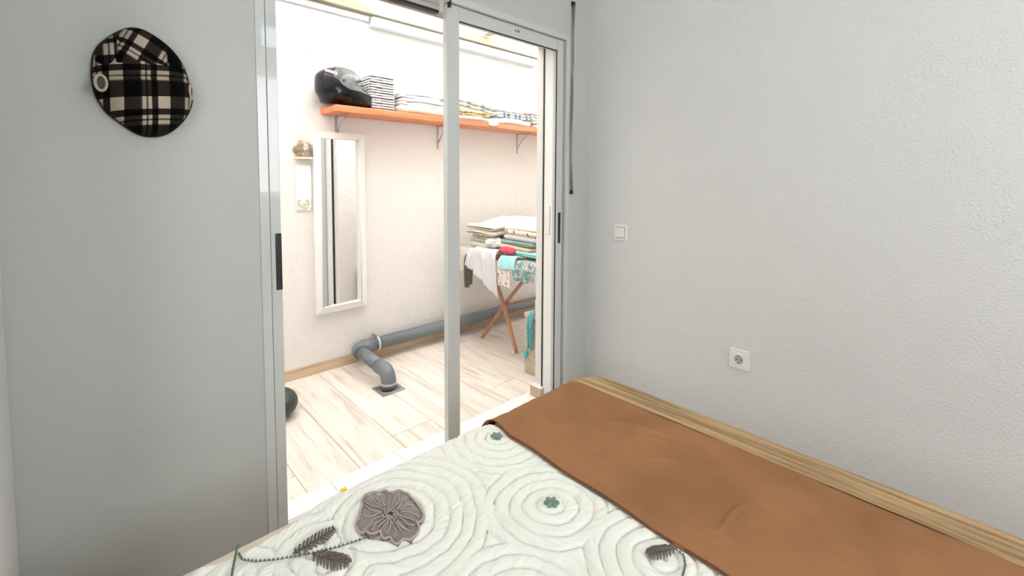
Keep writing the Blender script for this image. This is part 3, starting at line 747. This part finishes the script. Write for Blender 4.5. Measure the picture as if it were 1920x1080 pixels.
# helmet
hl = empty('motorcycle_helmet', (1.25, 2.9, ST), 'glossy black full-face motorcycle helmet with clear visor on the shelf', 'helmet')
PR = [(890, 520), (886, 600), (878, 655), (700, 650), (500, 630), (350, 612), (210, 622), (165, 540), (122, 470), (114, 400), (118, 270), (150, 210), (215, 165), (300, 130), (380, 112), (450, 108), (530, 115), (600, 136), (660, 180), (700, 235), (750, 330), (800, 400), (850, 465), (882, 490)]
PRc = closed_interp([(p[0], p[1]) for p in PR], 240)
hx = 1.240+(PRc[:, 0]-505)*.000465; hz = ST + (655-PRc[:, 1])*.000463
hz = np.maximum(hz, ST+.001)
c0 = np.array([1.223, ST+.115]); HYc = 2.905; HW = .118
ang = np.arctan2(hz-c0[1], hx-c0[0]); rad = np.hypot(hx-c0[0], hz-c0[1]); od = np.argsort(ang); ang, rad = ang[od], rad[od]
def hel(phi, beta, sc=1.0):
    R_ = np.interp(phi, ang, rad, period=2*PI)*sc
    cb = np.cos(beta)**.62; fr_ = 1-.12*(np.cos(phi) > .3)*np.abs(np.sin(beta))
    x_ = c0[0]+R_*cb*np.cos(phi); z_ = c0[1]+R_*cb*np.sin(phi); y_ = HYc+HW*sc*np.sin(beta)*fr_
    return np.stack([x_, y_, np.maximum(z_, ST+.002)], -1)
def inpoly(px, py, poly):
    c = np.zeros(px.shape, bool); m_ = len(poly)
    for k in range(m_):
        (x0, y0), (x1, y1) = poly[k], poly[k-1]
        if y0 != y1: c ^= ((y0 > py) != (y1 > py)) & (px < (x1-x0)*(py-y0)/(y1-y0)+x0)
    return c
PH, BE = np.meshgrid(np.linspace(-PI, PI, 601), np.linspace(-PI/2, PI/2, 241), indexing='ij')
full = hel(PH, BE)
spx = (full[..., 0]-1.240)/.000465+505; spy = 655-(full[..., 2]-ST)/.000463
VIS = [(335, 335), (385, 268), (450, 238), (600, 222), (740, 200), (1000, 200), (1000, 500), (800, 478), (640, 440), (460, 425), (380, 390)]
EYE = [(545, 320), (600, 282), (760, 270), (1000, 270), (1000, 490), (830, 474), (650, 438), (570, 385)]
CRN = [(268, 292), (300, 205), (400, 60), (700, 60), (760, 222), (600, 222), (450, 238), (385, 268), (335, 335)]
eye = inpoly(spx, spy, EYE); vis = inpoly(spx, spy, VIS) & ~eye; crn = inpoly(spx, spy, CRN) & ~vis
sh_o = grid_mesh('shell', full, GLOSSBLK, hl, keep=(~(eye))[:-1, :-1])
cr_o = grid_mesh('crown_panel', hel(PH, BE, 1.014), GREYSH, hl, keep=crn[:-1, :-1])
vs_o = grid_mesh('visor_frame', hel(PH, BE, 1.026), mat('smoke_grey_plastic', (.16, .165, .17), .2, coat=.3), hl, keep=vis[:-1, :-1])
vo = grid_mesh('visor', hel(PH, BE, 1.022), VISOR, hl, keep=eye[:-1, :-1])
grid_mesh('lining', hel(PH[::3, ::3], BE[::3, ::3], .86), LINER, hl)
def side_pt(px, py, sc):          # point of the near side of the shell at side-view coordinates
    d_ = (spx-px)**2+(spy-py)**2+np.where(full[..., 1] > HYc-.01, 1e9, 0); k = np.unravel_index(np.argmin(d_), d_.shape)
    return hel(PH[k], BE[k], sc)
for q, rr in (((395, 335), .010), ((335, 465), .004), ((588, 385), .004)):
    pv = side_pt(*q, 1.03); b = MB(); b.tube([(pv[0], pv[1]+.008, pv[2]), (pv[0], pv[1]-.002, pv[2])], rr, 16); b.build('screw' if rr < .005 else 'visor_pivot', METAL if rr < .005 else GREYSH, hl)
P = np.array([[side_pt(205+115*u-10*v, 190+45*u+38*v, 1.03) for v in np.linspace(0, 1, 4)] for u in np.linspace(0, 1, 8)])
so_ = grid_mesh('sticker', P, STICK, hl)
for a_ in (0, 1, 2, 3):
    P = np.array([[side_pt(205+115*u-10*v, 190+45*u+38*v, 1.036) for v in (.3, .55, .75)] for u in np.linspace(.14+.2*a_, .28+.2*a_, 3)])
    grid_mesh('sticker_print', P, STICKR, so_)

# woven basket / stack of cartons
bk = empty('storage_basket', (1.48, 2.9, ST), 'white and grey slatted storage basket between the helmet and white towels', 'basket')
MB().box(1.400, 1.562, 2.852, 2.995, ST, ST+.236).build('basket_core', SLATD, bk)
for k in range(14):
    b = MB(); z0 = ST+.001+k*.0171; z1 = z0+.0118; ox = .0028*(k % 2); sg = .005*((k*7) % 3-1)
    for (x0, x1) in ((1.392, 1.428), (1.430, 1.470), (1.472, 1.510), (1.512, 1.565)):
        b.box(x0+(sg if x0 > 1.40 else 0), x1+(sg if x1 < 1.56 else 0), 2.847-ox-.003*((int(x0*1000)+k) % 2), 2.856, z0, z1-.0015*((int(x0*900)+k) % 3), .0012, 1)
    for (y0, y1) in ((2.858, 2.905), (2.907, 2.950), (2.952, 2.997)):
        b.box(1.386+ox, 1.398, y0, y1, z0, z1, .0015, 1)
        b.box(1.558, 1.568, y0, y1, z0, z1, .0015, 1)
    if k == 13: b.box(1.392, 1.565, 2.852, 2.998, z0, z1+.003, .002, 1)
    b.build('slat', SLATW, bk)

# ------------------------------------------------------------------ folded cloth generator
def folded(name, x0, x1, y0, y1, z, layers, mat_, label, cat='towel', group=None, seed=0, tilt=0, sag=.0, fold='x', slope=0):
    """stack of rounded layers; the folded bullnose faces the front (-y)"""
    n, m_ = 44, 36; allP = []; me = D.meshes.new(name); V = []; F = []
    zz = z
    rs = np.random.RandomState(seed)
    for k, th_ in enumerate(layers):
        dx0, dx1, dy0 = rs.uniform(-.006, .006, 3)
        a0, a1, b0, b1 = x0+dx0, x1+dx1, y0+dy0, y1
        base = len(V)
        for i in range(n):
            v_ = i/(n-1); u = (.5-.5*math.cos(PI*v_))*.55+v_*.45 if 0 < i < n-1 else float(i > 0)
            de = min(u, 1-u)*(a1-a0); sh_ = math.sqrt(max(0, 1-(1-min(1, de/(th_*.62)))**2))*.97+.03
            X = a0+(a1-a0)*u
            for j in range(m_):
                a = 2*PI*j/m_; ca, sa = math.cos(a), math.sin(a)
                yy = math.copysign(abs(ca)**.28, ca); hz_ = math.copysign(abs(sa)**.9, sa)
                Y = (b0+b1)/2 + yy*(b1-b0)/2*(.93+.07*sh_)
                wob = .42*th_*float(vnoise(X*14+seed, Y*10, k+seed))+.12*th_*float(vnoise(X*60+seed, Y*30, k+seed+4))
                Z = zz+th_/2+hz_*th_/2*sh_*(1.02) + wob*(1 if sa > 0 else .6) + sag*(-(2*u-1)**2) + slope*(X-x0) + tilt*(Y-y0)
                Z = max(Z, z+.0005+slope*(X-x0)) if k == 0 else Z
                Y += .006*float(vnoise(X*22, k*3.1, seed+3))
                V.append((X, Y, Z))
        for i in range(n-1):
            for j in range(m_):
                F.append((base+i*m_+j, base+i*m_+(j+1) % m_, base+(i+1)*m_+(j+1) % m_, base+(i+1)*m_+j))
        F.append(tuple(base+j for j in range(m_))[::-1]); F.append(tuple(base+(n-1)*m_+j for j in range(m_)))
        zz += th_*.93
    me.from_pydata(V, [], F); me.update()
    o = link(name, me, mat_, None, True); tag(o, label, cat, group)
    return o, zz
g1 = 'folded towels on the patio shelf'
_, z = folded('folded_towel', 1.585, 1.985, 2.80, 3.01, ST, [.062], CL_CREAM, 'thick cream towel at the bottom of the pile right of the basket', group=g1, seed=1, sag=.003)
_, z2 = folded('folded_towel', 1.60, 1.965, 2.805, 3.00, z, [.028, .028], CL_WHITE, 'white towel folded double in the middle of the pile right of the basket', group=g1, seed=2, sag=.008)
folded('folded_towel', 1.60, 1.93, 2.82, 3.00, z2, [.026, .034], CL_WHITE, 'puffy white towel on top of the pile right of the basket', group=g1, seed=5, sag=.016)
folded('folded_cloth', 1.990, 2.04, 2.80, 2.98, ST, [.03, .03], CL_BLUE, 'bright blue cloth between white towels and door post', 'cloth', seed=3)
_, z = folded('folded_cloth', 2.065, 2.44, 2.79, 3.0, ST, [.036], CL_WHITE, 'white cloth under the orange printed cloth on the shelf', 'cloth', g1, 6)
_, z = folded('folded_cloth', 2.065, 2.39, 2.80, 3.0, z, [.022, .020], CL_ORAN, 'orange and olive printed cloth folded on the shelf', 'cloth', g1, 7)
_, z = folded('folded_cloth', 2.05, 2.38, 2.81, 3.0, z, [.040], CL_WHITE, 'white cloth directly below the checked blanket on the shelf', 'cloth', g1, 8, slope=-.06)
folded('folded_blanket', 2.03, 2.42, 2.80, 3.0, z+.004, [.030, .034], CL_CHECK, 'pale yellow and grey checked blanket slanting on top of the shelf pile', 'blanket', g1, 9, slope=-.12)
_, z = folded('folded_cloth', 2.455, 2.86, 2.785, 3.0, ST, [.056], CL_WHITE, 'long white cloth on the shelf right of the orange cloth', 'cloth', g1, 10, sag=.006)
_, z = folded('folded_cloth', 2.47, 2.86, 2.79, 3.0, z, [.024, .024], CL_NAVY, 'white cloth with navy blocks in the shelf pile right of the orange cloth', 'cloth', g1, 11)
folded('folded_cloth', 2.46, 2.86, 2.80, 3.0, z, [.046], CL_WHITE, 'crumpled white cloth crowning the pile with navy blocks', 'cloth', g1, 12, sag=-.012)
z = ST
for k, (m_, lb) in enumerate(((CL_WHITE, 'white cloth at the bottom of the far right shelf pile'), (CL_BEIP, 'beige printed cloth second from bottom of the far right shelf pile'), (CL_WHITE, 'pale cloth in the middle of the far right shelf pile'), (CL_MAUV, 'mauve striped cloth near the top of the far right shelf pile'), (CL_BEIP, 'beige printed cloth topping the far right shelf pile'))):
    _, z = folded('folded_cloth', 2.885, 3.22, 2.79+.004*k, 3.0, z, [.030], m_, lb, 'cloth', g1, 20+k)
# hanging corner of white cloth over the shelf edge
def sheet_surf(name, P, mat_, par=None, th_=.003, label=None, cat=None, group=None):
    o = grid_mesh(name, P, mat_, par); solidify(o, th_, 0)
    if label: tag(o, label, cat, group)
    return o
def overhang(name, edge, p0, p1, ztop, inn, drop, mat_, label, cat, group=None, seed=0, skew=0, taper=0, amp=.008, out=.012, th_=.003, ragged=.15, n=34, m_=30, lift=0, slant=0):
    """cloth lying on a surface and hanging over its edge. edge='x' (edge at const x, hangs to -x) or 'y'."""
    e, = edge[1:],
    P = np.zeros((n, m_, 3)); L = inn+drop; r = .02
    for j in range(m_):
        u = j/(m_-1)
        dr = drop*(1-ragged*(.5+.5*math.sin(u*5+seed)))*(1-slant*u)
        for i in range(n):
            s = (i/(n-1))*(inn+dr)-inn      # <0 on top, >0 hanging
            w_ = p0+(p1-p0)*u
            hang = max(0, s)
            w_ = w_ + skew*hang + taper*(u-.5)*hang
            wave = amp*math.sin(u*13+seed*1.7+hang*6)*min(1, hang/.06) + .5*amp*math.sin(u*29+seed)*min(1, hang/.08)
            if s < -r: o_ = -s; zz = ztop
            elif s < r*.57:
                a = (s+r)/r; o_ = r-r*math.sin(min(a, PI/2)); zz = ztop-r*(1-math.cos(min(a, PI/2)))
            else: o_ = 0; zz = ztop-r-(s-r*.57)
            o_ = -o_ + (out*min(1, hang/.05)+wave+out*.6) * (1 if s > -r else max(0, 1+(s+r)/.03))
            zz += lift*max(0, -s)+ .006*float(vnoise(w_*14, s*14, seed))*(s < 0)
            if edge[0] == 'x': P[i, j] = (edge[1]-o_, w_, zz)
            else: P[i, j] = (w_, edge[1]-o_, zz)
    return sheet_surf(name, P, mat_, None, th_, label, cat, group)
overhang('hanging_cloth', ('y', SY0), 2.36, 2.46, ST+.012, .02, .035, CL_WHITE, 'white cloth corner drooping over the shelf edge', 'cloth', g1, 3, th_=.012, ragged=.3)

# ------------------------------------------------------------------ wooden rack with laundry
rk = empty('drying_rack', (2.55, 2.5, 0), 'folding wooden rack with crossed legs carrying the laundry pile in the patio', 'rack')
RX0, RX1, RY0, RY1, RT = 2.18, 2.95, 2.14, 2.84, .70
def leg(x, ya, yb, z1, dx=0):
    b = MB(); A = Vector((x, ya, .0)); B = Vector((x+dx, yb, z1)); n = 8
    pts = [A.lerp(B, i/n)+Vector((0, math.copysign(.022, yb-ya)*math.sin(PI*i/n)*-1, 0)) for i in range(n+1)]
    pts[0].z = .012
    b.tube(pts, [.017, .018, .019, .02, .021, .02, .019, .018, .017], 8, flat=.62)
    return b.build('leg', BEECH, rk)
for xx in (2.29, 2.86):
    leg(xx-.012, 2.36, 2.70, RT-.02); leg(xx+.014, 2.79, 2.20, RT-.02)
b = MB(); b.tube([(2.25, 2.52, .33), (2.91, 2.52, .33)], .010, 8).build('cross_bar', BEECH, rk)
for yy in (2.20, 2.70):
    b = MB(); b.box(RX0+.02, RX1-.02, yy-.018, yy+.018, RT-.035, RT-.005, .004).build('rail', BEECH, rk)
for k in range(7):
    xx = RX0+.04+k*.112
    MB().box(xx-.02, xx+.02, RY0+.02, RY1-.02, RT-.005, RT+.004, .002).build('slat', BEECH, rk)
g2 = 'laundry piled on the wooden rack'
overhang('hanging_cloth', ('x', RX0), 2.78, 2.92, RT+.05, .12, .20, CL_CREAM, 'cream cloth hanging at the far left corner of the rack', 'cloth', g2, 1, skew=.25, amp=.006)
overhang('hanging_cloth', ('x', RX0), 2.74, 2.84, RT+.028, .10, .28, CL_BROWN, 'dark brown cloth hanging below the cream one on the rack', 'cloth', g2, 2, skew=.05, amp=.012)
overhang('hanging_cloth', ('x', RX0-.012), 2.66, 2.79, RT+.055, .10, .15, CL_LILAC, 'pale lilac cloth with red hem between brown and white laundry', 'cloth', g2, 3, skew=.25, amp=.006)
overhang('hanging_cloth', ('x', RX0-.006), 2.66, 2.79, RT+.052, .05, .160, CL_RED, 'thin red cloth edge showing under the pale lilac cloth', 'cloth', g2, 3, skew=.25, amp=.006)
overhang('hanging_shirt', ('x', RX0-.028), 2.44, 2.70, RT+.075, .22, .33, CL_WHITE, 'large white shirt draped over the left edge of the rack', 'shirt', g2, 4, skew=-.10, amp=.007, ragged=.04, slant=.38)
overhang('hanging_cloth', ('x', RX0-.014), 2.30, 2.43, RT+.030, .1, .20, CL_PINK, 'pale pink cloth with small red print hanging beside the shirt', 'cloth', g2, 5, amp=.006, ragged=.08)
overhang('hanging_cloth', ('x', RX0-.026), 2.24, 2.40, RT+.052, .2, .09, CL_TURQ, 'turquoise cloth hanging above the pink printed cloth', 'cloth', g2, 7, amp=.006)
overhang('hanging_cloth', ('x', RX0-.020), 2.02, 2.27, RT+.030, .2, .13, CL_FLOR, 'teal floral printed cloth bunched at the right of the rack', 'cloth', g2, 8, amp=.016, taper=-.4)
folded('folded_cloth', 2.20, 2.75, 2.10, 2.46, RT+.055, [.018, .018], CL_TURQ, 'turquoise cloth lying flat under the tan laundry', 'cloth', g2, 30)
def bundle(name, c, rad_, mat_, label, seed, cat='cloth'):
    b = MB(); bmesh.ops.create_icosphere(b.b, subdivisions=4, radius=1)
    for v in b.b.verts:
        p = v.co; f = 1+.35*float(vnoise(p.x*2.3+seed, p.y*2.3+p.z*1.3, seed))+.18*float(vnoise(p.x*6, p.y*6+p.z*4, seed+1))
        v.co = Vector((c[0]+p.x*f*rad_[0], c[1]+p.y*f*rad_[1], max(c[2]+p.z*f*rad_[2], c[2]-rad_[2]*.8)))
    o = b.build(name, mat_, None, smooth=True); tag(o, label, cat, g2); return o
bundle('crumpled_cloth', (2.19, 2.365, RT+.082), (.04, .075, .028), CL_RED, 'raspberry red crumpled cloth on the rack edge', 4)
_, z = folded('folded_blanket', 2.22, 2.80, 2.55, 2.86, RT+.06, [.036, .036], CL_CREAM, 'cream folded blanket lowest at the back of the laundry', 'blanket', g2, 31)
_, z = folded('folded_blanket', 2.24, 2.78, 2.56, 2.86, z, [.040], CL_BEIP, 'brown printed folded cloth at the back of the laundry', 'blanket', g2, 32)
_, z = folded('folded_blanket', 2.19, 2.78, 2.52, 2.86, z, [.044, .046], CL_CREAM, 'thick cream rolled blanket high at the back left of the laundry', 'blanket', g2, 33)
folded('folded_cloth', 2.33, 2.83, 2.46, 2.84, z-.01, [.046], CL_WHITE, 'white cloth topping the whole laundry pile', 'cloth', g2, 34, sag=.03)
_, z = folded('folded_cloth', 2.20, 2.70, 2.16, 2.50, RT+.088, [.030], CL_TAN, 'tan folded cloth above the red laundry', 'cloth', g2, 35)
_, z = folded('folded_cloth', 2.22, 2.76, 2.15, 2.52, z, [.034], CL_TEAL, 'dusty teal folded cloth in the front laundry stack', 'cloth', g2, 36)
_, z = folded('folded_cloth', 2.24, 2.78, 2.14, 2.48, z, [.044], CL_WHITE, 'white folded cloth above the teal one in the front stack', 'cloth', g2, 37)
_, z = folded('folded_cloth', 2.24, 2.80, 2.12, 2.47, z, [.040], CL_BEIP, 'beige and brown printed folded cloth in the front stack', 'cloth', g2, 38)
folded('folded_cloth', 2.25, 2.80, 2.12, 2.48, z, [.056], CL_CREAM, 'cream folded cloth topping the front laundry stack', 'cloth', g2, 39, sag=.015)
bundle('crumpled_cloth', (2.235, 2.56, RT+.115), (.06, .09, .04), CL_WHITE, 'crumpled white cloth with red trim behind the shirt', 9)

# ------------------------------------------------------------------ beige storage box with draped cloth
bx = empty('fabric_box', (2.3, 1.98, 0), 'beige speckled fabric box standing behind the right door jamb', 'box')
MB().box(2.106, 2.50, 1.87, 2.112, .0, .375, .012, 3).build('box_body', BOXFAB, bx)
MB().box(2.102, 2.505, 1.866, 2.116, .375, .410, .012, 3).build('box_lid', BOXFAB, bx)
bundle('crumpled_cloth', (2.26, 2.02, .455), (.12, .10, .06), pattern('white_pink_print', (.80, .76, .78), (.60, .42, .50), (.62, .5, .6), 60, .5, .56), 'white and pink printed cloth heaped on the beige box', 12)
o = overhang('hanging_scarf', ('x', 2.104), 2.015, 2.06, .416, .05, .24, pattern('turquoise_print', (.05, .42, .42), (.05, .30, .32), (.30, .50, .50), 50, .5, .6), 'turquoise scarf hanging down the side of the beige box', 'scarf', None, 5, amp=.006, ragged=.1)
b = MB(); b.tube([(2.092, 2.075, .165), (2.088, 2.075, .150), (2.088, 2.075, .125), (2.090, 2.075, .112)], [.003, .011, .014, .008], 10)
o2 = b.build('tassel', mat('turquoise_thread', (.02, .50, .52), .8), o, smooth=True)

# ------------------------------------------------------------------ pipe and drain
pp = empty('drain_pipe', (1.3, 2.7, 0), 'grey plastic drain pipe running along the patio wall into the floor', 'pipe')
R_ = .043; py = 2.965; pz = .122
def arc(c, a0, a1, r, ax1, ax2, n=9):
    return [tuple(Vector(c)+Vector(ax1)*r*math.cos(a0+(a1-a0)*i/(n-1))+Vector(ax2)*r*math.sin(a0+(a1-a0)*i/(n-1))) for i in range(n)]
MB().tube([(1.44, py, pz), (4.19, py, pz)], R_, 24).build('long_pipe', PVC, pp)
er = .060
# elbow 1: from the wall run (heading -x) turning towards the room (-y)
c = (1.315+er, py-er, pz)
e1 = [(1.45, py, pz)]+arc(c, PI/2, PI, er, (1, 0, 0), (0, 1, 0))+[(1.315, py-er-.03, pz-.001)]
MB().tube(e1, R_+.004, 24).build('elbow', PVC, pp)
MB().tube([(1.315, py-er-.03, pz), (1.315, 2.60, pz-.012)], R_-.002, 24).build('short_pipe', PVC, pp)
c = (1.315, 2.56, pz-.012-er)
e2 = [(1.315, 2.63, pz-.012)]+arc(c, PI/2, PI, er, (0, -1, 0), (0, 0, 1))[0:0]
e2 = [(1.315, 2.625, pz-.012)]+[(1.315, 2.56-er*math.sin(a), pz-.012-er+er*math.cos(a)) for a in np.linspace(0, PI/2, 9)]+[(1.315, 2.50, .035)]
MB().tube(e2, R_+.003, 24).build('elbow', PVC, pp)
MB().tube([(1.315, 2.50, .047), (1.315, 2.50, .033)], R_+.0065, 24).build('seal_ring', mat('light_grey_ring', (.45, .46, .46), .4), pp)
MB().tube([(1.315, 2.50, .040), (1.315, 2.50, .004)], R_-.001, 24).build('spigot', PVC, pp)
for xx in (1.475,):
    b = MB(); b.tube([(xx, py+(R_+.004)*math.cos(a), pz+(R_+.004)*math.sin(a)) for a in np.linspace(0, 2*PI, 28, endpoint=False)], .0062, 8, closed=True)
    b.build('white_clamp', PVCW, pp)
    MB().box(xx-.012, xx+.006, py-.01, YP-.012, pz+R_+.002, pz+R_+.014, .002).build('clamp_screw', METAL, pp)
dr = empty('floor_drain', (1.315, 2.5, 0), 'square grey drain grating in the patio floor under the pipe end', 'drain')
b = MB(); DX0, DX1, DY0, DY1 = 1.240, 1.390, 2.425, 2.575
for (x0, x1, y0, y1) in ((DX0, DX1, DY0, DY0+.02), (DX0, DX1, DY1-.02, DY1), (DX0, DX0+.02, DY0+.02, DY1-.02), (DX1-.02, DX1, DY0+.02, DY1-.02)): b.box(x0, x1, y0, y1, .0005, .005, .001, 1)
b.build('drain_frame', METAL, dr)
MB().box(DX0+.015, DX1-.015, DY0+.015, DY1-.015, .0003, .0015).build('drain_sump', BLACK, dr)
b = MB()
for k in range(26):
    a = 2*PI*k/26; b.tube([(1.315+.030*math.cos(a), 2.5+.030*math.sin(a), .0035), (1.315+.060*math.cos(a+.14), 2.5+.060*math.sin(a+.14), .0035)], .0019, 6)
b.tube([(1.315+.062*math.cos(a), 2.5+.062*math.sin(a), .0035) for a in np.linspace(0, 2*PI, 30, endpoint=False)], .003, 6, closed=True)
for sx in (-1, 1):
    for sy in (-1, 1): b.box(1.315+sx*.052-.009, 1.315+sx*.052+.009, 2.5+sy*.052-.009, 2.5+sy*.052+.009, .001, .0045)
b.build('grating', METAL, dr)

# batten under the ledger
ba = empty('wall_batten', (2.3, YP, 2.34), 'long pale bluish plastic batten fixed under the roof ledger', 'batten')
MB().box(1.480, 3.13, YP-.055, YP+.006, 2.352, 2.416, .006, 3).build('batten_body', PVCB, ba)
for xx in (1.56, 1.70, 1.725, 1.75, 1.90, 1.93, 2.36, 2.66, 2.69, 2.90):
    MB().tube([(xx, YP-.054, 2.376), (xx, YP-.057, 2.376)], .0038, 8).build('screw', METAL, ba)
MB().box(PX0, 1.47, YP-.02, YP+.006, 2.385, 2.418, .003).build('thin_strip', PVCB, ba)

# dark bag at the left behind the sash, yellow leaf on the threshold
b = MB(); bmesh.ops.create_icosphere(b.b, subdivisions=4, radius=1)
for v in b.b.verts:
    p = v.co; v.co = Vector((.70+p.x*.118, 2.62+p.y*.118, max(.001, .072+p.z*.085*(1+.1*float(vnoise(p.x*3, p.y*3, 5))))))
tag(b.build('dark_bag', DARKBAG, None, smooth=True), 'dark grey rounded bag on the patio floor behind the left sash', 'bag')
b = MB(); n_ = 14
b.b.faces.new([b.b.verts.new((.730+.015*math.cos(2*PI*k/n_), 1.785+.009*math.sin(2*PI*k/n_)*(1+.3*math.cos(4*PI*k/n_)), .012+.004*math.sin(6*PI*k/n_))) for k in range(n_)])
o = b.build('fallen_petal', mat('yellow_petal', (.85, .62, .05), .6)); solidify(o, .002); tag(o, 'yellow petal lying on the white threshold', 'petal')
